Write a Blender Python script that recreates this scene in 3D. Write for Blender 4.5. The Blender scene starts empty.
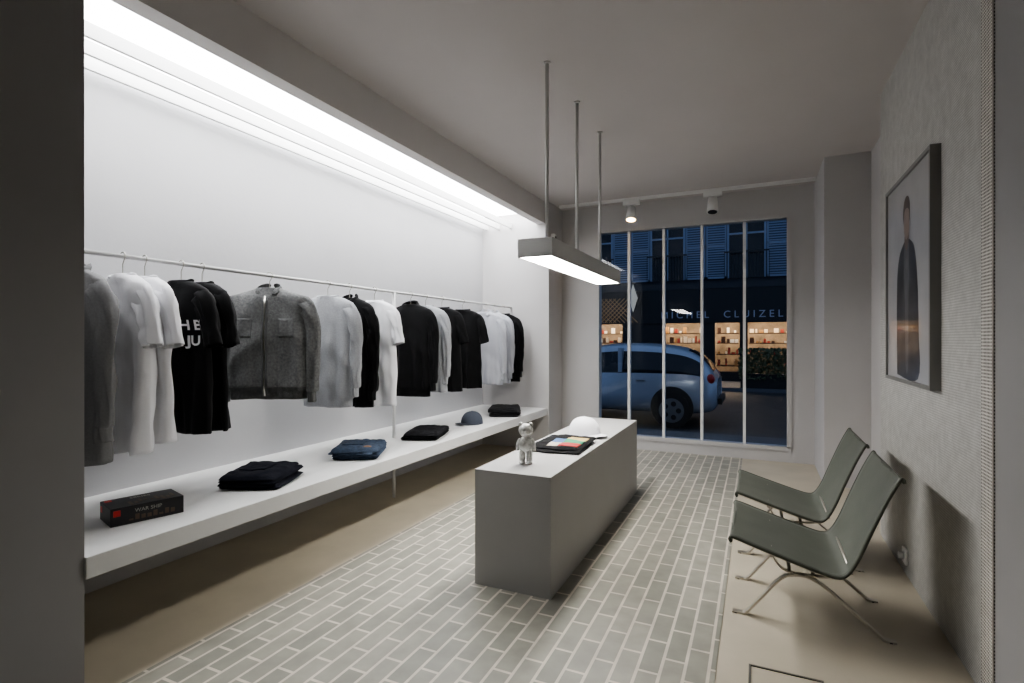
import bpy, bmesh, math, random
from mathutils import Vector, Matrix, noise
from mathutils.bvhtree import BVHTree
random.seed(7)
S=bpy.context.scene
COL=S.collection
def lin(c):
    r=[]
    for v in c[:3]:
        v=v/255.0
        r.append(v/12.92 if v<=0.04045 else ((v+0.055)/1.055)**2.4)
    return (r[0],r[1],r[2],1)
MATS={}
def mat(name,rgb,rough=.6,metal=0,noise_amt=0.0,noise_scale=5,bump=0,bump_scale=60,emit=None,es=0,sheen=0,spec=.5,coat=0):
    if name in MATS: return MATS[name]
    m=bpy.data.materials.new(name); m.use_nodes=True; nt=m.node_tree; N=nt.nodes; L=nt.links
    b=N['Principled BSDF']; c=lin(rgb)
    b.inputs['Base Color'].default_value=c; b.inputs['Roughness'].default_value=rough; b.inputs['Metallic'].default_value=metal
    b.inputs['Specular IOR Level'].default_value=spec
    if sheen: b.inputs['Sheen Weight'].default_value=sheen
    if coat: b.inputs['Coat Weight'].default_value=coat; b.inputs['Coat Roughness'].default_value=.05
    tc=N.new('ShaderNodeTexCoord')
    if noise_amt>0:
        n=N.new('ShaderNodeTexNoise'); n.inputs['Scale'].default_value=noise_scale; n.inputs['Detail'].default_value=6
        L.new(tc.outputs['Object'],n.inputs['Vector'])
        r=N.new('ShaderNodeValToRGB'); a=1-noise_amt; h=1+noise_amt
        r.color_ramp.elements[0].position=.3; r.color_ramp.elements[1].position=.7
        r.color_ramp.elements[0].color=(c[0]*a,c[1]*a,c[2]*a,1); r.color_ramp.elements[1].color=(min(1,c[0]*h),min(1,c[1]*h),min(1,c[2]*h),1)
        L.new(n.outputs['Fac'],r.inputs['Fac']); L.new(r.outputs['Color'],b.inputs['Base Color'])
    if bump>0:
        n2=N.new('ShaderNodeTexNoise'); n2.inputs['Scale'].default_value=bump_scale; n2.inputs['Detail'].default_value=4
        L.new(tc.outputs['Object'],n2.inputs['Vector'])
        bp=N.new('ShaderNodeBump'); bp.inputs['Strength'].default_value=bump; bp.inputs['Distance'].default_value=.01
        L.new(n2.outputs['Fac'],bp.inputs['Height']); L.new(bp.outputs['Normal'],b.inputs['Normal'])
    if emit is not None:
        b.inputs['Emission Color'].default_value=lin(emit); b.inputs['Emission Strength'].default_value=es
    MATS[name]=m; return m
def obj(name,verts,faces,mats,parent=None,smooth=False,mi=None):
    me=bpy.data.meshes.new(name); me.from_pydata([tuple(v) for v in verts],[],faces); me.update()
    if not isinstance(mats,(list,tuple)): mats=[mats]
    for m in mats: me.materials.append(m)
    if mi: 
        for p,i in zip(me.polygons,mi): p.material_index=i
    if smooth: me.polygons.foreach_set('use_smooth',[True]*len(me.polygons))
    o=bpy.data.objects.new(name,me); COL.objects.link(o)
    if parent: o.parent=parent
    return o
def empty(name,loc=(0,0,0),rot=0,sc=1):
    e=bpy.data.objects.new(name,None); e.empty_display_size=.1; e.location=loc; e.rotation_euler=(0,0,rot); e.scale=(sc,sc,sc); COL.objects.link(e); return e
def boxdata(x0,x1,y0,y1,z0,z1,off=0):
    v=[(x0,y0,z0),(x1,y0,z0),(x1,y1,z0),(x0,y1,z0),(x0,y0,z1),(x1,y0,z1),(x1,y1,z1),(x0,y1,z1)]
    f=[(0,3,2,1),(4,5,6,7),(0,1,5,4),(1,2,6,5),(2,3,7,6),(3,0,4,7)]
    return v,[tuple(i+off for i in q) for q in f]
def box(name,x0,x1,y0,y1,z0,z1,m,parent=None,bevel=0,seg=2):
    v,f=boxdata(x0,x1,y0,y1,z0,z1); o=obj(name,v,f,m,parent)
    if bevel:
        b=o.modifiers.new('Bevel','BEVEL'); b.width=bevel; b.segments=seg; b.limit_method='NONE'
    return o
def boxes(name,lst,m,parent=None,bevel=0,mi=None):
    V=[];F=[];M=[]
    for k,b in enumerate(lst):
        v,f=boxdata(*b[:6],off=len(V)); V+=v;F+=f; M+=[(b[6] if len(b)>6 else 0)]*6
    o=obj(name,V,F,m,parent,mi=M)
    if bevel:
        q=o.modifiers.new('Bevel','BEVEL'); q.width=bevel; q.segments=2; q.limit_method='NONE'
    return o
def cylinder(name,p0,p1,r0,m,parent=None,r1=None,seg=20,cap=True):
    if r1 is None:r1=r0
    p0=Vector(p0);p1=Vector(p1); d=(p1-p0).normalized()
    a=d.orthogonal().normalized(); b=d.cross(a)
    V=[];F=[]
    for p,r in((p0,r0),(p1,r1)):
        for i in range(seg):
            t=2*math.pi*i/seg; V.append(p+a*math.cos(t)*r+b*math.sin(t)*r)
    for i in range(seg): F.append((i,(i+1)%seg,seg+(i+1)%seg,seg+i))
    if cap: F.append(tuple(range(seg-1,-1,-1))); F.append(tuple(range(seg,2*seg)))
    o=obj(name,V,F,m,parent)
    for p in o.data.polygons: p.use_smooth=len(p.vertices)==4
    return o
def tube(name,pts,r,m,parent=None,cyc=False):
    c=bpy.data.curves.new(name,'CURVE'); c.dimensions='3D'; c.bevel_depth=r; c.bevel_resolution=3; c.use_fill_caps=True
    s=c.splines.new('POLY'); s.points.add(len(pts)-1); s.use_cyclic_u=cyc
    for i,p in enumerate(pts): s.points[i].co=(*p,1)
    c.materials.append(m)
    o=bpy.data.objects.new(name,c); COL.objects.link(o)
    if parent:o.parent=parent
    return o
def catmull(P,n=6):
    out=[]
    P=[Vector(p) for p in P]
    for i in range(len(P)-1):
        p0=P[max(i-1,0)];p1=P[i];p2=P[i+1];p3=P[min(i+2,len(P)-1)]
        for k in range(n):
            t=k/n
            out.append(.5*((2*p1)+(-p0+p2)*t+(2*p0-5*p1+4*p2-p3)*t*t+(-p0+3*p1-3*p2+p3)*t**3))
    out.append(P[-1]); return out
def ellipsoid(name,c,r,m,parent=None,nu=24,nv=14):
    V=[];F=[]
    for j in range(nv+1):
        ph=math.pi*j/nv
        for i in range(nu):
            th=2*math.pi*i/nu
            V.append((c[0]+r[0]*math.sin(ph)*math.cos(th),c[1]+r[1]*math.sin(ph)*math.sin(th),c[2]+r[2]*math.cos(ph)))
    for j in range(nv):
        for i in range(nu):
            F.append((j*nu+i,(j+1)*nu+i,(j+1)*nu+(i+1)%nu,j*nu+(i+1)%nu))
    return obj(name,V,F,m,parent,smooth=True)
def text(name,body,size,loc,rot,m,parent=None,spacing=1,ext=.0015,align='CENTER'):
    c=bpy.data.curves.new(name,'FONT'); c.body=body; c.size=size; c.extrude=ext; c.align_x=align; c.align_y='CENTER'; c.space_character=spacing
    c.materials.append(m)
    o=bpy.data.objects.new(name,c); COL.objects.link(o); o.location=loc; o.rotation_euler=rot
    if parent:o.parent=parent
    return o
# ---------------- materials
H=2.82
m_wall=mat('wall_paint',(192,190,190),.75,noise_amt=.03,noise_scale=2,bump=.05,bump_scale=90)
m_niche=mat('niche_paint',(204,204,206),.7,noise_amt=.03,noise_scale=1.5,bump=.08,bump_scale=25)
m_ceil=mat('ceiling_paint',(200,195,194),.85,noise_amt=.02,noise_scale=2)
m_soff=mat('soffit_paint',(222,219,218),.8,noise_amt=.02,noise_scale=2)
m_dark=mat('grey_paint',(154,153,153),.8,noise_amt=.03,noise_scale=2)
m_white=mat('white_lacquer',(228,228,227),.45,noise_amt=.02,noise_scale=4)
m_ped=mat('pedestal_paint',(180,179,178),.55,noise_amt=.02,noise_scale=4)
m_conc=mat('floor_concrete',(196,187,169),.42,noise_amt=.08,noise_scale=3,bump=.05,bump_scale=30)
m_steel=mat('brushed_steel',(190,188,180),.3,1.0)
m_rod=mat('grey_rod',(205,204,202),.4,.1)
m_hatch=mat('hatch_metal',(120,118,112),.45,.5)
m_black=mat('black_plastic',(20,20,22),.5)
m_whitep=mat('white_plastic',(230,230,228),.4)
m_emit=mat('led_strip',(255,255,255),.5,emit=(253,254,255),es=6.5)
m_emit2=mat('led_panel',(255,255,255),.5,emit=(255,252,246),es=27)
# brick
def brickmat():
    m=bpy.data.materials.new('floor_brick_paving'); m.use_nodes=True; N=m.node_tree.nodes; L=m.node_tree.links; b=N['Principled BSDF']
    tc=N.new('ShaderNodeTexCoord'); mp=N.new('ShaderNodeMapping'); mp.inputs['Rotation'].default_value=(0,0,math.radians(90))
    L.new(tc.outputs['Object'],mp.inputs['Vector'])
    br=N.new('ShaderNodeTexBrick'); br.inputs['Scale'].default_value=1; br.inputs['Brick Width'].default_value=.225; br.inputs['Row Height'].default_value=.083
    br.inputs['Mortar Size'].default_value=.0062; br.inputs['Mortar Smooth'].default_value=.1; br.inputs['Bias'].default_value=0
    br.inputs['Color1'].default_value=lin((146,145,134)); br.inputs['Color2'].default_value=lin((164,161,149)); br.inputs['Mortar'].default_value=lin((214,206,193))
    L.new(mp.outputs[0],br.inputs['Vector'])
    n=N.new('ShaderNodeTexNoise'); n.inputs['Scale'].default_value=9; n.inputs['Detail'].default_value=6; L.new(tc.outputs['Object'],n.inputs['Vector'])
    mx=N.new('ShaderNodeMix'); mx.data_type='RGBA'; mx.blend_type='MULTIPLY'
    L.new(br.outputs['Color'],mx.inputs[6])
    r=N.new('ShaderNodeMapRange'); r.inputs[1].default_value=.3; r.inputs[2].default_value=.7; r.inputs[3].default_value=.84; r.inputs[4].default_value=1.08
    L.new(n.outputs['Fac'],r.inputs[0]); mx.inputs[0].default_value=1
    cb=N.new('ShaderNodeCombineColor'); 
    for i in range(3): L.new(r.outputs[0],cb.inputs[i])
    L.new(cb.outputs[0],mx.inputs[7])
    L.new(mx.outputs[2],b.inputs['Base Color']); b.inputs['Roughness'].default_value=.42
    bp=N.new('ShaderNodeBump'); bp.inputs['Strength'].default_value=.5; bp.inputs['Distance'].default_value=.004; bp.invert=True
    L.new(br.outputs['Fac'],bp.inputs['Height']); L.new(bp.outputs[0],b.inputs['Normal'])
    return m
def perfmat(name,base,dot,step,rad):
    m=bpy.data.materials.new(name); m.use_nodes=True; N=m.node_tree.nodes; L=m.node_tree.links; b=N['Principled BSDF']
    tc=N.new('ShaderNodeTexCoord'); sp=N.new('ShaderNodeSeparateXYZ'); L.new(tc.outputs['Object'],sp.inputs[0])
    def M(op,a,bb=None):
        k=N.new('ShaderNodeMath'); k.operation=op
        for i,x in enumerate((a,bb)):
            if x is None: continue
            if isinstance(x,(int,float)): k.inputs[i].default_value=x
            else: L.new(x,k.inputs[i])
        return k.outputs[0]
    xy=M('ADD',sp.outputs[1],sp.outputs[0])
    a=M('SUBTRACT',M('FRACT',M('DIVIDE',xy,step)),.5); c=M('SUBTRACT',M('FRACT',M('DIVIDE',sp.outputs[2],step)),.5)
    d=M('SQRT',M('ADD',M('MULTIPLY',a,a),M('MULTIPLY',c,c)))
    f=M('LESS_THAN',d,rad)
    n=N.new('ShaderNodeTexNoise'); n.inputs['Scale'].default_value=14; n.inputs['Detail'].default_value=8; n.inputs['Roughness'].default_value=.7; L.new(tc.outputs['Object'],n.inputs['Vector'])
    rp=N.new('ShaderNodeValToRGB'); c1=lin(base); rp.color_ramp.elements[0].position=.35; rp.color_ramp.elements[1].position=.65
    rp.color_ramp.elements[0].color=(c1[0]*.84,c1[1]*.84,c1[2]*.84,1); rp.color_ramp.elements[1].color=(c1[0]*1.08,c1[1]*1.08,c1[2]*1.08,1); L.new(n.outputs['Fac'],rp.inputs[0])
    mx=N.new('ShaderNodeMix'); mx.data_type='RGBA'; L.new(f,mx.inputs[0]); L.new(rp.outputs[0],mx.inputs[6]); mx.inputs[7].default_value=lin(dot)
    L.new(mx.outputs[2],b.inputs['Base Color']); b.inputs['Roughness'].default_value=.6
    bp=N.new('ShaderNodeBump'); bp.inputs['Strength'].default_value=.25; bp.inputs['Distance'].default_value=.01; L.new(n.outputs['Fac'],bp.inputs['Height']); L.new(bp.outputs[0],b.inputs['Normal'])
    return m
m_brick=brickmat(); m_perf=perfmat('perforated_panel',(196,195,192),(150,149,145),.011,.27); m_perf2=perfmat('perforated_edge',(222,218,211),(80,77,72),.012,.33)
# ---------------- shell
SX=-2.17
box('floor',-3.2,1.1,-2.6,6.3,-.1,0,m_conc)
box('floor_brick_paving',-2.1,-.142,-2.5,6.1,-.02,.003,m_brick)
box('ceiling',-3.2,1.1,-2.6,6.3,H,H+.1,m_ceil)
box('wall_back',-3.2,1.1,-2.6,-2.5,0,H,m_wall)
box('wall_left',-3.15,-3.0,1.05,5.7,0,H,m_niche)
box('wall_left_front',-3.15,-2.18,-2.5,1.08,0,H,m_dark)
box('wall_niche_end',-3.15,-2.15,5.65,6.25,0,H,m_wall)
box('ceiling_soffit',-2.3,-2.2,1.08,5.65,2.58,H,m_soff)
wx0,wx1,wz0,wz1=-1.70,.283,.148,2.51
boxes('wall_window',[(-2.15,wx0,6.1,6.25,0,H),(wx1,.6,6.1,6.25,0,H),(wx0,wx1,6.1,6.25,0,wz0),(wx0,wx1,6.1,6.25,wz1,H)],m_wall)
box('wall_pillar',.52,1.1,5.26,6.25,0,H,m_wall)
box('wall_right_recess',.86,1.1,4.1,5.26,0,H,m_wall)
box('wall_right',.72,1.1,2.38,4.1,0,H,m_perf)
box('wall_right_front',.72,1.1,-2.5,2.285,0,H,m_dark)
box('trim_perforated_edge',.713,.8,2.285,2.38,0,H,m_perf2)
# window
win=empty('window_1')
fr=[(wx0-.03,wx1+.03,6.085,6.12,wz1-.01,wz1+.035),(wx0-.03,wx1+.03,6.085,6.12,wz0-.035,wz0+.01),(wx0-.035,wx0+.01,6.085,6.12,wz0,wz1),(wx1-.01,wx1+.035,6.085,6.12,wz0,wz1)]
boxes('frame',fr,m_wall,win)
mull=[-1.345,-.955,-.55,-.125]
boxes('mullions',[(x-.014,x+.014,6.12,6.18,wz0,wz1) for x in mull],m_white,win)
mg=bpy.data.materials.new('window_glass'); mg.use_nodes=True; N=mg.node_tree.nodes; L=mg.node_tree.links; N.remove(N['Principled BSDF'])
tr=N.new('ShaderNodeBsdfTransparent'); tr.inputs[0].default_value=(.92,.95,.98,1); gl=N.new('ShaderNodeBsdfGlossy'); gl.inputs['Roughness'].default_value=.0
fn=N.new('ShaderNodeFresnel'); fn.inputs[0].default_value=1.5; mxs=N.new('ShaderNodeMixShader'); L.new(fn.outputs[0],mxs.inputs[0]); L.new(tr.outputs[0],mxs.inputs[1]); L.new(gl.outputs[0],mxs.inputs[2]); L.new(mxs.outputs[0],N['Material Output'].inputs[0])
obj('glass_pane',[(wx0,6.15,wz0),(wx1,6.15,wz0),(wx1,6.15,wz1),(wx0,6.15,wz1)],[(0,1,2,3)],mg,win)
# niche light
nl=empty('cove_light')
box('light_panel',-2.97,-2.32,1.15,5.6,2.71,2.73,m_emit,nl)
for i,x in enumerate((-2.62,-2.78,-2.93)):
    box('baffle_%d'%(i+1),x-.010,x+.010,1.08,5.65,2.555,2.62,m_white,nl)
# shelf
sh=empty('wall_shelf'); SZ=.475
box('shelf_slab',-3.0,SX,1.08,5.65,SZ-.08,SZ,m_white,sh,bevel=.003)
# rail
RX,RZ=-2.62,1.63
ra=empty('clothes_rail')
cylinder('rail',(RX,1.1,RZ),(RX,5.65,RZ),.010,m_white,ra)
cylinder('post_1',(RX,3.435,SZ),(RX,3.435,RZ),.013,m_white,ra)
cylinder('post_lower',(RX,3.435,0),(RX,3.435,SZ-.08),.013,m_white,ra)
# pedestal
PZ=.59
ped=empty('display_plinth')
box('plinth_body',-1.315,-.9,2.39,4.4,0,PZ,m_ped,ped,bevel=.003)
# pendant lamp
m_lamp=mat('lamp_housing',(212,212,211),.45)
pl=empty('pendant_lamp')
boxes('housing',[(-1.19,-.99,2.65,4.2,1.785,1.80),(-1.19,-1.18,2.65,4.2,1.70,1.785),(-1.0,-.99,2.65,4.2,1.70,1.785),(-1.18,-1.0,2.65,2.66,1.70,1.785),(-1.18,-1.0,4.19,4.2,1.70,1.785)],m_lamp,pl)
box('diffuser',-1.178,-1.002,2.662,4.188,1.703,1.712,m_emit2,pl)
for i,y in enumerate((2.81,3.36,3.92)):
    cylinder('rod_%d'%(i+1),(-1.08,y,1.80),(-1.08,y,H),.010,m_rod,pl)
    cylinder('rose_%d'%(i+1),(-1.08,y,H-.01),(-1.08,y,H),.02,m_rod,pl)
# track lights
tk=empty('ceiling_track'); box('track_bar',-2.1,.51,5.86,5.90,H-.03,H,m_white,tk)
m_warm=mat('spot_lens',(255,230,190),.4,emit=(255,205,140),es=25)
for i,(x,on) in enumerate(((-1.26,1),(-.42,0))):
    sp=empty('track_spotlight',(x,5.86,H-.03))
    box('adapter',-.09,.09,-.03,.03,-.055,0,m_white,sp,bevel=.003)
    cylinder('stem',(0,0,-.045),(0,0,-.09),.012,m_white,sp)
    cylinder('head',(0,.02,-.07),(0,-.02,-.22),.045,m_white,sp,r1=.058)
    cylinder('lens',(0,-.0195,-.218),(0,-.0205,-.2215),.046,m_warm if on else m_black,sp)
sc=empty('security_sensor',(-2.135,5.75,2.42)); box('sensor_body',-.02,.03,-.03,.03,-.05,.05,m_whitep,sc,bevel=.008); box('sensor_eye',.028,.034,-.015,.015,-.02,.02,m_black,sc)
# outlet
ou=empty('wall_outlet',(.72,3.45,.10)); box('plate',-.012,0,-.04,.04,-.04,.04,m_whitep,ou,bevel=.003); cylinder('plug',(-.035,0,0),(-.012,0,0),.018,m_whitep,ou)
# hatch
ht=empty('floor_hatch'); boxes('hatch_frame',[(-.03,.22,2.232,2.24,0,.004),(-.03,-.022,1.9,2.24,0,.004),(.212,.22,1.9,2.24,0,.004)],m_hatch,ht)
# ---------------- garments
def interp(K,z):
    for a,b in zip(K,K[1:]):
        if a[0]>=z>=b[0]:
            t=(a[0]-z)/(a[0]-b[0]+1e-9); return [a[q]+(b[q]-a[q])*t for q in range(1,len(a))]
    return list(K[-1][1:])
m_hang=mat('hanger_wood',(60,50,42),.5)
def fold(x,z,side,seed,L):
    g=min(1,max(0,(-z-.05)/L))
    a=noise.noise(Vector((x*11+seed*3.1,side*4+seed,z*1.6)))*(.014+.055*g)
    b=noise.noise(Vector((x*26+seed,side*2,z*3.5+x*6)))*(.007+.014*g)
    c=noise.noise(Vector((x*7+z*9*(1 if x>0 else -1),seed,side)))*.014
    return a+b+c
def garment(name,y,m,L=.78,sw=.195,sleeve='short',rot=0,seed=1,collar='crew',mtrim=None,z=1.545,puff=1.0,rib=False):
    e=empty(name,(RX,y,z),math.radians(rot))
    mtrim=mtrim or m
    V=[];F=[];MI=[]
    d=.045*puff
    K=[(0,.070,.034),(-.008,.082,.038),(-.022,.125,.040),(-.05,sw-.012,.040*puff),(-.075,sw+.0,d),(-.16,sw-.004,d*1.15),(-.28,sw-.008,d*1.25),(-.5,sw+.002,d*1.2),(-L,sw+.010,d*1.15)]
    if rib: K=K[:-1]+[(-L+.07,sw+.004,d*1.2),(-L+.055,sw-.018,d*1.0),(-L,sw-.02,d*.95)]
    zs=[0,-.004,-.008,-.014,-.022,-.032,-.041,-.05,-.062,-.075,-.1,-.13,-.16]
    nz=34
    zs+=[-.16-(L-.16)*(i+1)/nz for i in range(nz)]
    ns=80
    for zz in zs:
        w,dd=interp(K,zz)
        for i in range(ns):
            t=2*math.pi*i/ns; ca=math.cos(t); sb=math.sin(t)
            x=w*math.copysign(abs(ca)**.75,ca); side=1 if sb>0 else -1
            yy=dd*math.copysign(abs(sb)**.8,sb)
            k=1 if not(rib and zz<-L+.06) else .3
            yy+=fold(x,zz,side,seed,L)*k*min(1,abs(sb)*1.6)
            hem=.006*noise.noise(Vector((x*8,side,seed)))*min(1,-zz/L)
            V.append((x+.006*noise.noise(Vector((zz*9,seed,(1 if ca>0 else -1)*5))),yy,zz+hem))
    for j in range(len(zs)-1):
        for i in range(ns): F.append((j*ns+i,j*ns+(i+1)%ns,(j+1)*ns+(i+1)%ns,(j+1)*ns+i)); MI.append(1 if (rib and zs[j+1]<-L+.062) else 0)
    for s in (-1,1):
        rows=[((sw-.035,-.045),(sw-.06,-.17)),((sw-.005,-.056),(sw-.045,-.20)),((sw+.02,-.085),(sw-.03,-.225)),((sw+.042,-.14),(sw-.025,-.25)),((sw+.058,-.21),(sw-.018,-.275))]
        if sleeve=='short': rows+=[((sw+.072,-.265),(sw-.010,-.30)),((sw+.082,-.31),(sw+.0,-.335))]
        else:
            q=.6+(.04 if L>.74 else 0)
            rows+=[((sw+.06,-.32),(sw-.025,-.34)),((sw+.058,-.45),(sw-.02,-.455)),((sw+.052,-q+.06),(sw-.018,-q+.06)),((sw+.05,-q+.0),(sw-.015,-q)),((sw+.034,-q-.012),(sw-.006,-q-.012)),((sw+.034,-q-.07),(sw-.004,-q-.07))]
        O=catmull([(a[0],0,a[1]) for a,b in rows],5); I=catmull([(b[0],0,b[1]) for a,b in rows],5); n=len(O); base=len(V); m_=32
        for j in range(n):
            c=(O[j]+I[j])/2; h=(O[j]-I[j])/2; f=j/(n-1)
            rb=(.034+.004*math.sin(f*6))*puff*(1 if sleeve=='short' else 1-.35*f)
            for i in range(m_):
                t=2*math.pi*i/m_; ca=math.cos(t); sb=math.sin(t)
                p=c+h*ca; yy=rb*sb-.012*f*(0 if sleeve=='short' else 1)
                side=1 if sb>0 else -1
                nn=noise.noise(Vector((ca*2.2+seed*2+s,side*3,p.z*(5 if sleeve=='short' else 7)+ca*1.5)))*.026+noise.noise(Vector((ca*4+seed,side,p.z*16)))*.012
                V.append((s*(p.x+nn*.25*ca),yy+nn*abs(sb),p.z))
        for j in range(n-1):
            for i in range(m_):
                F.append((base+j*m_+i,base+j*m_+(i+1)%m_,base+(j+1)*m_+(i+1)%m_,base+(j+1)*m_+i)); MI.append(1 if (rib and j>=n-7) else 0)
    me=obj('cloth_body',V,F,[m,mtrim],e,smooth=True,mi=MI)
    sd=me.modifiers.new('Solid','SOLIDIFY'); sd.thickness=.003; sd.offset=-1
    bvh=BVHTree.FromPolygons([Vector(v) for v in V],F)
    if collar=='crew':
        pts=[(.076*math.cos(a),.036*math.sin(a)-.002,.002-.016*(max(0,-math.sin(a)))) for a in [2*math.pi*i/32 for i in range(32)]]
        tube('collar_rib',pts,.0065,mtrim,e,cyc=True)
    elif collar=='shirt':
        V2=[];F2=[]
        for s in (-1,1):
            b=len(V2); V2+=[(s*.008,-.050,-.030),(s*.07,-.040,.0),(s*.058,.03,.032),(s*.0,.040,.042),(s*.0,.050,.0),(s*.09,.0,-.016),(s*.062,-.066,-.062)]
            F2+=[(b,b+1,b+6),(b+1,b+5,b+6),(b+1,b+2,b+5),(b+2,b+4,b+5),(b+2,b+3,b+4)]
        o=obj('collar',V2,F2,mtrim,e,smooth=True); q=o.modifiers.new('s','SOLIDIFY'); q.thickness=.006; ss=o.modifiers.new('u','SUBSURF'); ss.levels=1; ss.render_levels=1
    elif collar=='hood':
        V2=[];F2=[]; nn=20
        for j in range(5):
            f=j/4
            for i in range(nn):
                a=math.pi*(i/(nn-1)); V2.append((math.cos(a)*(.085-.02*f),math.sin(a)*(.05)+.01-.01*f-.03*f*(1-math.sin(a)), -.02+.06*math.sin(f*1.7)*(.4+.6*math.sin(a))))
        for j in range(4):
            for i in range(nn-1): F2.append((j*nn+i,j*nn+i+1,(j+1)*nn+i+1,(j+1)*nn+i))
        o=obj('hood',V2,F2,m,e,smooth=True); q=o.modifiers.new('s','SOLIDIFY'); q.thickness=.012
    arc=[(.02*math.cos(a),0,RZ-z+.02*math.sin(a)) for a in [math.radians(dd) for dd in range(-60,200,20)]]
    hk=[(0,0,-.01),(0,0,(RZ-z)-.035),(.01,0,(RZ-z)-.02)]+arc
    tube('hanger_hook',hk,.0022,m_steel,e)
    tube('hanger_arms',catmull([(-sw+.04,0,-.05),(-.08,0,-.014),(0,0,.0),(.08,0,-.014),(sw-.04,0,-.05)],5),.006,m_hang,e)
    return e,bvh
def wraptext(name,body,size,cx,cz,bvh,m,parent,off=.0065):
    c=bpy.data.curves.new('tmp','FONT'); c.body=body; c.size=size; c.align_x='CENTER'; c.align_y='CENTER'; c.offset=size*.03
    o=bpy.data.objects.new('tmp',c); COL.objects.link(o); bpy.context.view_layer.update()
    me=bpy.data.meshes.new_from_object(o); bpy.data.objects.remove(o)
    bm=bmesh.new(); bm.from_mesh(me); 
    bmesh.ops.triangulate(bm,faces=bm.faces[:])
    for _ in range(2): 
        ed=[e for e in bm.edges if e.calc_length()>.012]
        if ed: bmesh.ops.subdivide_edges(bm,edges=ed,cuts=1)
    for v in bm.verts:
        x,z=v.co.x+cx,v.co.y+cz
        h=bvh.ray_cast(Vector((x,-1,z)),Vector((0,1,0)))
        v.co=Vector((x,(h[0].y if h[0] else -.05)-off,z))
    bm.to_mesh(me); bm.free(); me.materials.clear(); me.materials.append(m)
    for p in me.polygons: p.material_index=0
    n=bpy.data.objects.new(name,me); COL.objects.link(n); n.parent=parent; return n
def wrapquad(name,x0,x1,z0,z1,bvh,m,parent,off=.006,n=10):
    V=[];F=[]
    for i in range(n+1):
        for j in range(n+1):
            x=x0+(x1-x0)*i/n; z=z0+(z1-z0)*j/n; h=bvh.ray_cast(Vector((x,-1,z)),Vector((0,1,0)))
            V.append((x,(h[0].y if h[0] else -.05)-off,z))
    for i in range(n):
        for j in range(n): a=i*(n+1)+j; F.append((a,a+n+1,a+n+2,a+1))
    o=obj(name,V,F,m,parent,smooth=True); q=o.modifiers.new('s','SOLIDIFY'); q.thickness=off*1.1; q.offset=-1
    return o
f_white=mat('white_cotton',(243,243,247),.85,bump=.15,bump_scale=250,sheen=.3)
f_black=mat('black_cotton',(20,20,22),.9,bump=.2,bump_scale=250,sheen=.05,spec=.2)
f_black2=mat('black_wool',(16,16,18),.9,bump=.3,bump_scale=180,sheen=.06,spec=.2)
f_lgrey=mat('light_grey_marl',(164,166,170),.9,noise_amt=.1,noise_scale=120,bump=.2,bump_scale=200)
f_grey=mat('grey_wool',(124,124,125),.9,noise_amt=.08,noise_scale=120,bump=.12,bump_scale=160)
f_jack=mat('grey_washed_denim',(112,113,113),.85,noise_amt=.28,noise_scale=75,bump=.35,bump_scale=110)
f_jackd=mat('dark_rib',(92,93,93),.85,noise_amt=.2,noise_scale=60,bump=.4,bump_scale=150)
f_pale=mat('pale_grey_cotton',(184,186,194),.85,bump=.15,bump_scale=220)
m_print=mat('white_print',(238,238,238),.7)
garment('grey_coat',1.27,f_grey,L=.80,sleeve='long',seed=1,rot=0,collar='shirt')
garment('white_t_shirt',1.45,f_white,L=.79,seed=2,rot=-2)
garment('white_t_shirt',1.545,f_white,L=.76,seed=3,rot=-4)
bt,bv=garment('black_t_shirt',1.72,f_black,L=.75,seed=4,rot=0)
garment('black_t_shirt',1.83,f_black,L=.75,seed=5,rot=-4)
wraptext('print_1','NOH EI',.066,0.085,-.225,bv,m_print,bt); wraptext('print_2','W JU',.066,0.10,-.30,bv,m_print,bt)
jk,jb=garment('grey_bomber_jacket',2.25,f_jack,L=.65,sw=.235,sleeve='long',seed=6,rot=28,collar='shirt',mtrim=f_jackd,puff=1.35,z=1.555,rib=True)
wrapquad('placket',-.016,.016,-.63,-.05,jb,f_jackd,jk)
wrapquad('zip',-.004,.004,-.63,-.05,jb,m_steel,jk,off=.008)
for i,s in enumerate((-1,1)):
    wrapquad('pocket_%d'%(i+1),s*.12-.045,s*.12+.045,-.29,-.18,jb,f_jack,jk,off=.005)
garment('light_grey_sweatshirt',2.72,f_lgrey,L=.74,sleeve='long',seed=7,rot=10,puff=1.2,rib=True)
garment('black_jacket',2.93,f_black2,L=.76,sleeve='long',seed=8,rot=0,collar='shirt',puff=1.1)
garment('white_t_shirt',3.20,f_white,L=.78,seed=9,rot=-3)
garment('black_hooded_sweatshirt',3.66,f_black2,L=.76,sleeve='long',seed=10,rot=6,collar='hood',puff=1.25,rib=True)
garment('light_grey_sweatshirt',3.88,f_lgrey,L=.74,sleeve='long',seed=11,rot=0)
garment('black_t_shirt',4.14,f_black,L=.76,seed=12,rot=0)
garment('black_t_shirt',4.52,f_black,L=.76,seed=13,rot=3)
garment('pale_grey_shirt',4.98,f_pale,L=.76,sleeve='long',seed=14,rot=4,collar='shirt')
garment('pale_grey_shirt',5.18,f_pale,L=.76,sleeve='long',seed=15,rot=0,collar='shirt')
garment('black_sweatshirt',5.43,f_black2,L=.76,sleeve='long',seed=16,rot=0)
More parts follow.
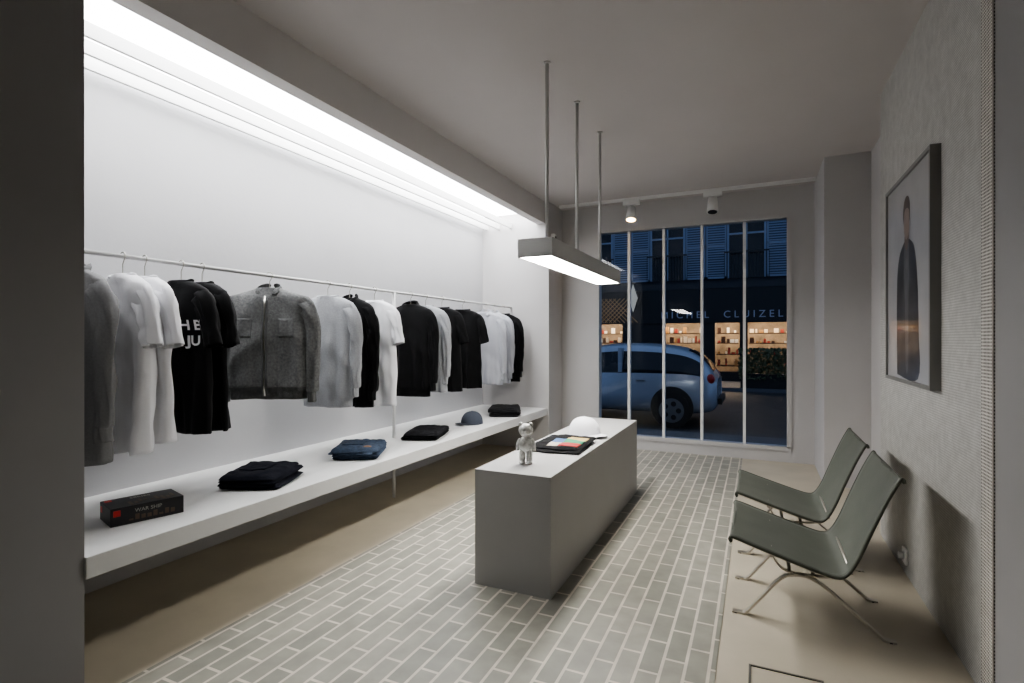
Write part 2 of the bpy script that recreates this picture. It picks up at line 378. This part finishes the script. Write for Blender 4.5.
# ---------------- folded things
def folded(name,loc,sx,sy,layers,th,ms,rot=0,seed=0,jean=False):
    e=empty(name,loc,math.radians(rot)); z=0
    rs=random.Random(seed)
    for k in range(layers):
        n=30;V=[];F=[]
        ax=sx*(1-.10*rs.random())/2; ay=sy*(1-.08*rs.random())/2; ox=rs.uniform(-.012,.012); oy=rs.uniform(-.012,.012); ra_=math.radians(rs.uniform(-4,4))
        t=th*rs.uniform(.85,1.2)
        for top in (0,1):
            for i in range(n+1):
                for j in range(n+1):
                    u=-1+2*i/n; v=-1+2*j/n
                    e_=max(abs(u),abs(v))
                    uu=u*math.sqrt(1-.10*v*v); vv=v*math.sqrt(1-.10*u*u)
                    rr=math.sqrt(max(0,1-max(0,(e_-.84)/.16)**2))
                    w=1+.05*noise.noise(Vector((uu*2+k*3,vv*2+seed,5)))
                    nz=noise.noise(Vector((uu*1.8+seed+k,vv*1.8,top)))*.35+noise.noise(Vector((uu*5+seed,vv*5+k,top)))*.22
                    x=ax*uu*w; y=ay*vv*w
                    droop=-.25*t*(e_**4)*(k)
                    hz=z+t*(.5+(.5*rr*(1 if top else -1)))+droop*(1 if k else 0)
                    hz+=t*nz*rr*(1 if top else .4 if k else 0)
                    V.append((ox+x*math.cos(ra_)-y*math.sin(ra_),oy+x*math.sin(ra_)+y*math.cos(ra_),max(0.0005*(1+top),hz)))
        g=(n+1)**2
        for i in range(n):
            for j in range(n):
                a=i*(n+1)+j; F.append((a,a+1,a+n+2,a+n+1)); F.append((g+a,g+a+n+1,g+a+n+2,g+a+1))
        obj('fold_layer_%d'%(k+1),V,F,ms[k%len(ms)],e,smooth=True)
        if k==layers-1:
            bv=BVHTree.FromPolygons([Vector(v) for v in V],F)
        z+=t*.85
    def drape(nm,x0,x1,y0,y1,m,off=.002,n=8):
        V=[];F=[]
        for i in range(n+1):
            for j in range(n+1):
                x=x0+(x1-x0)*i/n; y=y0+(y1-y0)*j/n; h=bv.ray_cast(Vector((x,y,1)),Vector((0,0,-1)))[0]; V.append((x,y,(h.z if h else z)+off))
        for i in range(n):
            for j in range(n): a=i*(n+1)+j; F.append((a,a+n+1,a+n+2,a+1))
        o=obj(nm,V,F,m,e,smooth=True); q=o.modifiers.new('s','SOLIDIFY'); q.thickness=off; q.offset=-1
    if jean:
        drape('back_pocket',-sx*.28,sx*.14,-sy*.20,sy*.16,ms[0],.004)
    return e,drape
f_navy=mat('raw_denim',(24,26,36),.85,noise_amt=.15,noise_scale=60,bump=.3,bump_scale=200,spec=.2)
f_blue=mat('blue_denim',(52,66,86),.85,noise_amt=.3,noise_scale=40,bump=.3,bump_scale=200)
f_char=mat('charcoal_knit',(26,26,29),.9,bump=.3,bump_scale=160,spec=.2)
folded('folded_dark_jeans',(-2.46,2.07,SZ),.33,.38,4,.022,[f_navy],rot=24,seed=1,jean=True)
bj,bd=folded('folded_blue_jeans',(-2.45,2.83,SZ),.32,.42,4,.024,[f_blue],rot=28,seed=5,jean=True)
bd('label_patch',.06,.11,-.15,-.12,mat('leather_patch',(120,88,60),.6),.002)
folded('folded_sweater',(-2.42,3.60,SZ),.31,.46,3,.026,[f_char],rot=22,seed=9)
folded('folded_sweater',(-2.40,5.02,SZ),.33,.50,3,.028,[f_black2],rot=25,seed=12)
ft,dr=folded('folded_printed_t_shirt',(-1.10,3.13,PZ),.34,.46,2,.022,[f_black],rot=2,seed=15)
for i,(a,c) in enumerate((((.02,.14,-.17,-.07),(180,50,48)),((.02,.14,-.07,.03),(50,145,105)),((-.05,.02,-.17,-.07),(196,188,172)),((.02,.14,.03,.12),(196,172,110)),((-.05,.02,-.07,.03),(80,112,158)))):
    dr('print_%d'%(i+1),a[0],a[1],a[2],a[3],mat('print_c%d'%i,c,.7),.0015)
# caps
def cap(name,loc,rot,m,m2,sc=1):
    e=empty(name,loc,math.radians(rot),sc); V=[];F=[];nu,nv=48,14
    for j in range(nv+1):
        ph=(math.pi/2)*j/nv
        for i in range(nu):
            th=2*math.pi*i/nu; s=1-.02*(abs(math.cos(th*3))<.12)
            rr=math.sin(ph)**.8*s
            V.append((.085*rr*math.cos(th),.098*rr*math.sin(th),.105*math.cos(ph)**.85 if ph<math.pi/2-1e-6 else 0))
    for j in range(nv):
        for i in range(nu): F.append((j*nu+i,(j+1)*nu+i,(j+1)*nu+(i+1)%nu,j*nu+(i+1)%nu))
    obj('crown',V,F,m,e,smooth=True)
    V=[];F=[];a=20;b=8
    for j in range(b+1):
        for i in range(a+1):
            x=-1+2*i/a; f=j/b
            yy=-math.sqrt(max(0,1-(x*.9)**2))*.095; ln=.072*math.sqrt(max(0,1-x*x))
            V.append((x*.078,yy-ln*f,.012-.010*x*x*1.0+.004*f*(1-x*x)))
    for j in range(b):
        for i in range(a): q=j*(a+1)+i; F.append((q,q+1,q+a+2,q+a+1))
    o=obj('brim',V,F,m2,e,smooth=True); q=o.modifiers.new('s','SOLIDIFY'); q.thickness=.004
    ellipsoid('button',(0,0,.105),(.008,.008,.005),m,e,12,6)
cap('white_cap',(-1.09,3.56,PZ),60,f_white,f_white,1.2)
cap('grey_cap',(-2.40,4.31,SZ),-20,mat('slate_cotton',(70,76,88),.85),mat('slate_brim',(54,58,68),.85),1.1)
# box on shelf
gb=empty('boxed_toy',(-2.465,1.445,SZ),math.radians(-16))
mb=mat('box_card_black',(28,27,29),.4)
box('carton',-.085,.085,-.135,.135,0,.075,mb,gb,bevel=.0015)
mr=mat('box_red',(190,40,32),.4); mw=mat('box_light',(170,168,160),.45); mbr=mat('box_brown',(92,74,60),.45)
box('logo_side',.084,.0865,-.125,-.10,.04,.065,mr,gb); box('logo_top',-.07,-.045,-.125,-.10,.074,.0765,mr,gb)
box('logo_end',-.07,-.045,-.1365,-.134,.035,.06,mr,gb)
boxes('artwork',[(.084,.0862,-.07+i*.022,-.055+i*.022,.014,.02+.018*abs(math.sin(i*1.9))) for i in range(8)],mbr,gb)
boxes('artwork_top',[(.01+.02*math.sin(i*2.1),.05+.02*math.cos(i),-.06+i*.02,-.048+i*.02,.074,.0762) for i in range(9)],mbr,gb)
text('title','WAR SHIP',.022,(.087,.0,.052),(math.radians(90),0,math.radians(90)),mw,gb,ext=.0004)
text('title_top','SERIES',.028,(-.04,.0,.0765),(0,0,math.radians(90)),mw,gb,ext=.0004)
# bear figurine
bf=empty('bear_figurine',(-1.12,2.60,PZ),math.radians(20)); mc=mat('silver_print',(222,221,216),.28,.25,noise_amt=.4,noise_scale=45)
for s in (-1,1):
    ellipsoid('leg_%s'%('l' if s<0 else 'r'),(s*.019,0,.042),(.018,.020,.042),mc,bf)
    ellipsoid('foot_%s'%('l' if s<0 else 'r'),(s*.019,-.006,.010),(.018,.026,.0105),mc,bf)
    ellipsoid('ear_%s'%('l' if s<0 else 'r'),(s*.027,0,.210),(.012,.009,.012),mc,bf,16,10)
    tube('arm_%s'%('l' if s<0 else 'r'),[(s*.03,0,.132),(s*.040,0,.115),(s*.044,-.006,.09),(s*.042,-.014,.075)],.0105,mc,bf)
ellipsoid('torso',(0,0,.105),(.036,.026,.047),mc,bf); ellipsoid('head',(0,0,.18),(.038,.036,.037),mc,bf); ellipsoid('muzzle',(0,-.034,.172),(.014,.008,.01),mc,bf,16,10)
# ---------------- chairs
m_leather=mat('olive_leather',(97,100,92),.5,noise_amt=.08,noise_scale=8,bump=.1,bump_scale=120)
m_leatherd=mat('olive_piping',(80,83,74),.5)
m_spring=mat('satin_steel',(200,195,185),.42,.9)
def ribbon(name,P,y,w,t,m,parent):
    n=len(P);V=[];F=[]
    for j in range(n):
        tg=(P[min(j+1,n-1)]-P[max(j-1,0)]).normalized(); nr=Vector((-tg.z,0,tg.x))
        for a,b in((-1,-1),(1,-1),(1,1),(-1,1)):
            p=P[j]+nr*(b*t/2); V.append((p.x,y+a*w/2,p.z))
    for j in range(n-1):
        for i in range(4): F.append((j*4+i,j*4+(i+1)%4,(j+1)*4+(i+1)%4,(j+1)*4+i))
    F.append((3,2,1,0));F.append(tuple((n-1)*4+i for i in range(4)))
    return obj(name,V,F,m,parent)
def chair(loc,rot=0):
    e=empty('lounge_chair',loc,rot); W=.58
    prof=catmull([(-.105,0,.352),(-.112,0,.366),(-.095,0,.374),(0,0,.346),(.12,0,.311),(.23,0,.280),(.295,0,.268),(.333,0,.283),(.372,0,.35),(.42,0,.475),(.472,0,.605),(.513,0,.69),(.524,0,.697),(.527,0,.683)],6)
    V=[];F=[];nw=16;n=len(prof)
    for j,p in enumerate(prof):
        tg=(prof[min(j+1,n-1)]-prof[max(j-1,0)]).normalized(); nr=Vector((-tg.z,0,tg.x))
        for i in range(nw+1):
            v=i/nw; sag=.018*math.sin(math.pi*v)*(math.sin(math.pi*min(1,max(0,j/n)))**.5)
            q=p-nr*sag; V.append((q.x,v*W,q.z))
    for j in range(n-1):
        for i in range(nw): a=j*(nw+1)+i; F.append((a,a+1,a+nw+2,a+nw+1))
    o=obj('sling_seat',V,F,m_leather,e,smooth=True); q=o.modifiers.new('s','SOLIDIFY'); q.thickness=.009; q.offset=0
    for k,y in enumerate((.004,W-.004)):
        tube('side_piping_%d'%(k+1),[(p.x,y,p.z) for p in prof],.0065,m_leatherd,e)
        fr=[p-Vector((0,0,.012)) for p in prof[12:-12]]
        ribbon('sling_frame_%d'%(k+1),fr,.028 if k==0 else W-.028,.02,.006,m_spring,e)
    for k,y in enumerate((.10,W-.10)):
        P=catmull([(-.105,0,.004),(-.075,0,.004),(-.045,0,.012),(.02,0,.095),(.095,0,.19),(.15,0,.216),(.21,0,.213),(.27,0,.18),(.36,0,.105),(.45,0,.03),(.48,0,.006),(.52,0,.004)],6)
        ribbon('leg_arch_%d'%(k+1),P,y,.030,.009,m_spring,e)
        for q,x in enumerate((-.09,.50)): cylinder('foot_%d_%d'%(k+1,q+1),(x,y,0),(x,y,.004),.016,m_black,e,seg=12)
        P2=catmull([(.15,0,.222),(.10,0,.235),(.07,0,.27),(.06,0,.31),(.055,0,.325)],5); ribbon('support_front_%d'%(k+1),P2,y,.02,.006,m_spring,e)
        P3=catmull([(.19,0,.222),(.26,0,.225),(.32,0,.24),(.335,0,.262),(.345,0,.28)],5); ribbon('support_rear_%d'%(k+1),P3,y,.02,.006,m_spring,e)
    for k,(x,z) in enumerate(((.13,.212),(.225,.208))):
        cylinder('crossbar_%d'%(k+1),(x,.09,z),(x,W-.09,z),.008,m_spring,e,seg=12)
    for k,(x,z) in enumerate(((.055,.322),(.352,.300))):
        cylinder('sling_bar_%d'%(k+1),(x,.02,z-.012),(x,W-.02,z-.012),.006,m_spring,e,seg=12)
    return e
chair((0,2.55,0)); chair((0,3.30,0))
# ---------------- framed picture
fp=empty('framed_picture',(.72,3.295,1.565)); mf=mat('frame_grey',(128,127,125),.45)
w,h=.44,.535
boxes('frame',[(-.04,0,-w,-w+.018,-h,h),(-.04,0,w-.018,w,-h,h),(-.04,0,-w+.018,w-.018,-h,-h+.018),(-.04,0,-w+.018,w-.018,h-.018,h)],mf,fp)
box('print_paper',-.03,-.002,-w+.018,w-.018,-h+.018,h-.018,mat('photo_backdrop',(182,182,184),.35,noise_amt=.12,noise_scale=2.5,coat=.5),fp)
def flat(name,pts,m,x): 
    P=catmull([(0,-a,b) for a,b in pts]+[(0,-pts[0][0],pts[0][1])],5)[:-1]
    obj(name,[(x,p.y,p.z) for p in P],[tuple(range(len(P)))],m,fp)
mk=mat('photo_dark',(74,74,77),.35,noise_amt=.35,noise_scale=9,coat=.5); mk2=mat('photo_mid',(108,108,111),.35,noise_amt=.25,noise_scale=12,coat=.5)
flat('figure_coat',[(-.2,-.5),(-.21,-.2),(-.2,.02),(-.15,.13),(-.07,.18),(0,.2),(.08,.18),(.15,.13),(.2,-.02),(.22,-.26),(.21,-.5)],mk,-.0304)
flat('figure_lapel',[(-.04,.18),(-.06,.05),(-.03,-.15),(-.02,-.45),(.03,-.45),(.035,-.15),(.05,.05),(.03,.19)],mk2,-.0307)
flat('figure_neck',[(-.035,.24),(-.04,.18),(0,.14),(.04,.18),(.035,.24)],mat('photo_skin_shadow',(128,108,98),.35,coat=.5),-.0309)
flat('figure_face',[(-.055,.30),(-.045,.23),(0,.195),(.045,.23),(.055,.30),(.04,.36),(0,.38),(-.04,.36)],mat('photo_skin',(168,148,136),.35,noise_amt=.12,noise_scale=20,coat=.5),-.0311)
flat('figure_hair',[(-.062,.28),(-.066,.35),(-.035,.405),(.02,.415),(.06,.385),(.068,.32),(.06,.28),(.05,.335),(.01,.355),(-.035,.345)],mat('photo_hair',(88,72,66),.35,coat=.5),-.0313)
# ---------------- street
G=-.25
m_road=mat('asphalt',(56,57,60),.6,noise_amt=.2,noise_scale=3); m_side=mat('sidewalk_stone',(92,93,97),.7,noise_amt=.1,noise_scale=2)
box('street_road',-40,30,8.6,17,G-.1,G-.02,m_road); boxes('street_sidewalk',[(-40,30,6.3,8.6,G-.1,G+.08),(-40,30,17,19.8,G-.1,G+.08)],m_side)
m_fac=mat('facade_stone',(58,60,65),.85,noise_amt=.12,noise_scale=1.2); m_shop=mat('shopfront_dark',(21,22,25),.5)
m_shut=mat('shutter_blue',(134,146,166),.7); m_pane=mat('night_pane',(18,21,28),.15)
fc=empty('building_facade')
FY=20
WX=[-10.9,-8.25,-5.6,-2.97,-.34,2.3,4.9]
box('facade_wall',-16,8,FY,FY+.4,3.05,14,m_fac,fc)
box('facade_ledge',-16,8,FY-.25,FY,3.05,3.25,m_fac,fc)
for i,x in enumerate(WX):
    for fl,z0 in enumerate((3.4,6.9)):
        n='%d_%d'%(i,fl)
        box('pane_'+n,x-.55,x+.55,FY-.04,FY,z0,z0+2.3,m_pane,fc)
        boxes('casement_'+n,[(x-.62,x-.55,FY-.09,FY,z0,z0+2.35),(x+.55,x+.62,FY-.09,FY,z0,z0+2.35),(x-.03,x+.03,FY-.08,FY,z0,z0+2.3),(x-.55,x+.55,FY-.08,FY,z0+1.5,z0+1.56),(x-.62,x+.62,FY-.09,FY,z0+2.3,z0+2.4)],m_shut,fc)
        for s in (-1,1):
            c=x+s*.97; L_=[(c-.33,c-.28,FY-.1,FY-.04,z0,z0+2.3),(c+.28,c+.33,FY-.1,FY-.04,z0,z0+2.3),(c-.33,c+.33,FY-.1,FY-.04,z0+1.1,z0+1.18),(c-.33,c+.33,FY-.1,FY-.04,z0,z0+.07),(c-.33,c+.33,FY-.1,FY-.04,z0+2.23,z0+2.3),(c-.28,c+.28,FY-.06,FY-.03,z0,z0+2.3,1)]
            L_+=[(c-.28,c+.28,FY-.09,FY-.05,z0+.1+q*.085,z0+.14+q*.085) for q in range(26)]
            boxes('shutter_%s_%d'%(n,s),L_,[m_shut,mat('shutter_back',(72,82,98),.7)],fc)
        bl=[(x-.7,x+.7,FY-.3,FY-.27,z0+.85,z0+.9)]+[(x-.7+q*.1,x-.685+q*.1,FY-.3,FY-.285,z0-.05,z0+.85) for q in range(15)]
        boxes('balcony_'+n,bl,m_shop,fc)
# shop front
sf=empty('shop_front')
bays=[(-6.3,-4.6),(-3.15,-1.75),(-1.35,-.55),(-.3,1.1),(1.5,3.0)]
m_in=mat('shop_interior',(110,98,84),.7,noise_amt=.3,noise_scale=4)
box('fascia',-16,8,FY-.22,FY,1.85,3.05,m_shop,sf)
xs=[-16]; 
for a,b in bays: xs+= [a,b]
xs.append(8)
boxes('piers',[(xs[i],xs[i+1],FY-.15,FY,G,1.85) for i in range(0,len(xs),2)]+[(a,b,FY-.15,FY,G,.15) for a,b in bays],m_shop,sf)
box('interior_back',-7,3.4,FY+1.6,FY+1.7,G,2.2,m_in,sf)
boxes('interior_shell',[(-7,3.4,FY,FY+1.6,G,G+.08),(-7,3.4,FY,FY+1.6,2.1,2.2)],m_in,sf)
box('interior_side_lamps',-6.5,3.2,FY+.6,FY+.72,2.05,2.09,mat('shop_lamp',(255,230,195),.5,emit=(255,226,190),es=36),sf)
box('interior_front_lamps',-6.5,3.2,FY+.05,FY+.09,1.86,1.88,MATS['shop_lamp'],sf)
items=[];rs=random.Random(3)
mcol=[mat('goods_cream',(235,220,195),.6),mat('goods_gold',(170,130,80),.5),mat('goods_brown',(60,38,28),.6),mat('goods_red',(150,60,50),.6),mat('goods_white',(240,238,230),.6)]
for a,b in bays:
    for z in (.35,.75,1.15,1.5):
        items.append((a+.03,b-.03,FY+.25,FY+.7,z-.03,z,2))
        x=a+.06
        while x<b-.12:
            ww=rs.uniform(.05,.14); hh=rs.uniform(.06,.24)
            if rs.random()<.75: items.append((x,x+ww,FY+.3,FY+.42,z,z+hh,rs.randrange(5)))
            x+=ww+rs.uniform(.02,.07)
boxes('shop_display',items,mcol,sf)
ml=mat('sign_letters',(130,140,160),.5,emit=(120,135,165),es=.10)
text('sign_letters','MICHEL  CLUIZEL',.34,(-1.2,FY-.24,2.13),(math.radians(90),0,0),ml,sf,spacing=1.55,ext=.01)
ms=mat('sign_white',(175,175,168),.5,emit=(230,225,205),es=.15)
DX,DY,DZ=-4.05,FY-.9,2.75
obj('hanging_sign_plate',[(DX+a,DY+b,DZ+c) for a,b,c in [(0,0,-.5),(.16,0,0),(0,0,.5),(-.16,0,0),(0,.06,-.5),(.16,.06,0),(0,.06,.5),(-.16,.06,0)]],[(0,1,2,3),(7,6,5,4),(0,4,5,1),(1,5,6,2),(2,6,7,3),(3,7,4,0)],ms,sf)
cylinder('hanging_sign_bracket',(DX,DY+.03,DZ+.3),(DX,DY+.9,DZ+.3),.02,m_shop,sf)
mla=mat('lattice_gold',(130,112,84),.6,emit=(200,160,110),es=.08)
for q in range(9):
    x=-6.2+q*.16
    for s in (-1,1):
        x0=x if s>0 else x+.9
        cylinder('lattice_slat_%d_%d'%(q,s),(x0,FY-.26,1.9),(x0+s*.9,FY-.26,2.8),.015,mla,sf,seg=6)
# hedge
hp=empty('planter_hedge'); box('planter',-.45,1.6,17.1,17.6,G+.08,G+.5,m_shop,hp)
V=[];F=[];rs=random.Random(5)
for i in range(2600):
    c=Vector((rs.uniform(-.5,1.65),rs.uniform(17.0,17.7),rs.uniform(G+.35,G+1.25)))
    a=Vector((rs.uniform(-1,1),rs.uniform(-1,1),rs.uniform(-1,1))).normalized()*.06; b=a.orthogonal().normalized()*.03; k=len(V)
    V+=[c-a,c+b,c+a,c-b];F.append((k,k+1,k+2,k+3))
obj('foliage',V,F,mat('hedge_leaf',(76,90,62),.7,noise_amt=.3,noise_scale=10),hp)
# car
def car(name,loc,flip,col):
    e=empty(name,loc); 
    mp=mat('car_paint_%s'%name,col,.25,.35); mgl=mat('car_glass',(14,18,26),.08); mt=mat('tyre',(14,14,15),.7); mrim=mat('rim',(120,124,130),.35,.8); mtl=mat('tail_light',(150,20,18),.3)
    R=[(0,.42,.80,.84,.66,.58),(.05,.28,.88,.96,.78,.64),(.22,.24,.93,1.20,.82,.63),(.45,.22,.94,1.36,.84,.61),(.9,.22,.93,1.44,.85,.60),(1.6,.22,.92,1.47,.85,.60),(2.2,.22,.91,1.42,.85,.60),(2.55,.22,.90,1.26,.85,.63),(3.0,.22,.88,.97,.84,.70),(3.5,.22,.80,.88,.82,.68),(3.85,.25,.66,.74,.76,.58),(3.97,.36,.55,.6,.62,.45)]
    V=[];F=[];M=[]
    for x,zb,zt,zr,wb,wr in R:
        half=[(0,zb),(wb*.9,zb),(wb,zb+.16),(wb+.015,(zb+zt)/2),(wb,zt),(wr+.03,zr-.07),(wr*.86,zr),(0,zr+.02)]
        ring=half+[(-a,b) for a,b in half[-2:0:-1]]
        V+=[(x*flip,a,b) for a,b in ring]
    nr=14
    for j in range(len(R)-1):
        for i in range(nr):
            F.append((j*nr+i,j*nr+(i+1)%nr,(j+1)*nr+(i+1)%nr,(j+1)*nr+i))
            g=0
            if i in(4,9) and 2<=j<=7: g=1
            if i in(5,6,7,8) and (j in(1,2) and i in (6,7) or j==7 and i in(6,7)) : g=1
            M.append(g)
    F.append(tuple(range(nr)));F.append(tuple(range((len(R)-1)*nr,len(R)*nr)));M+=[0,0]
    o=obj('body',V,F,[mp,mgl],e,smooth=True,mi=M); s=o.modifiers.new('s','SUBSURF'); s.levels=2; s.render_levels=2
    for wi,x in enumerate((.72,3.15)):
        for s in(-1,1):
            c=(x*flip,s*.80,.31)
            cylinder('arch_%d_%d'%(wi,s),(c[0],s*.70,.37),(c[0],s*.862,.37),.355,m_black,e,seg=32)
            cylinder('tyre_%d_%d'%(wi,s),(c[0],s*.70,.315),(c[0],s*.885,.315),.305,mt,e,seg=32)
            cylinder('rim_%d_%d'%(wi,s),(c[0],s*.86,.315),(c[0],s*.893,.315),.21,mrim,e,seg=24)
            for q in range(5):
                a=q*2*math.pi/5; cylinder('spoke_gap_%d_%d_%d'%(wi,s,q),(c[0]+.12*math.cos(a),s*.88,.315+.12*math.sin(a)),(c[0]+.12*math.cos(a),s*.896,.315+.12*math.sin(a)),.045,mt,e,seg=10)
    for s in(-1,1):
        ellipsoid('tail_light_%d'%s,(.1*flip,s*.72,.86),(.07,.09,.09),mtl,e,16,10)
        box('pillar_%d'%s,1.62*flip-.035,1.62*flip+.035,s*.74-.10,s*.74+.10,.95,1.38,mp,e)
        ellipsoid('mirror_%d'%s,(2.45*flip,s*.95,1.0),(.06,.09,.06),mp,e,12,8)
        box('door_handle_%d'%s,1.25*flip-.08,1.25*flip+.08,s*.868-.01,s*.868+.01,.80,.825,mrim,e,bevel=.004)
    box('bumper_strip',-.03*flip-.02,-.03*flip+.04,-.55,.55,.42,.52,m_black,e)
    return e
car('car',(-.62,10.3,G-.025),-1,(168,175,186))
# ---------------- world & light
W=bpy.data.worlds.new('World'); S.world=W; W.use_nodes=True; bg=W.node_tree.nodes['Background']; bg.inputs[0].default_value=(.19,.27,.43,1); bg.inputs[1].default_value=.72
# camera
cd=bpy.data.cameras.new('Camera'); cam=bpy.data.objects.new('Camera',cd); COL.objects.link(cam)
cam.location=(0,0,1.25); cam.rotation_euler=(math.radians(90),0,math.radians(24.8)); cd.sensor_width=36; cd.lens=531/1024*36; cd.shift_y=-1.5/1024; cd.clip_start=.05
S.camera=cam
S.view_settings.view_transform='AgX'
try: S.view_settings.look='AgX - Medium High Contrast'
except Exception: pass
S.view_settings.exposure=.72
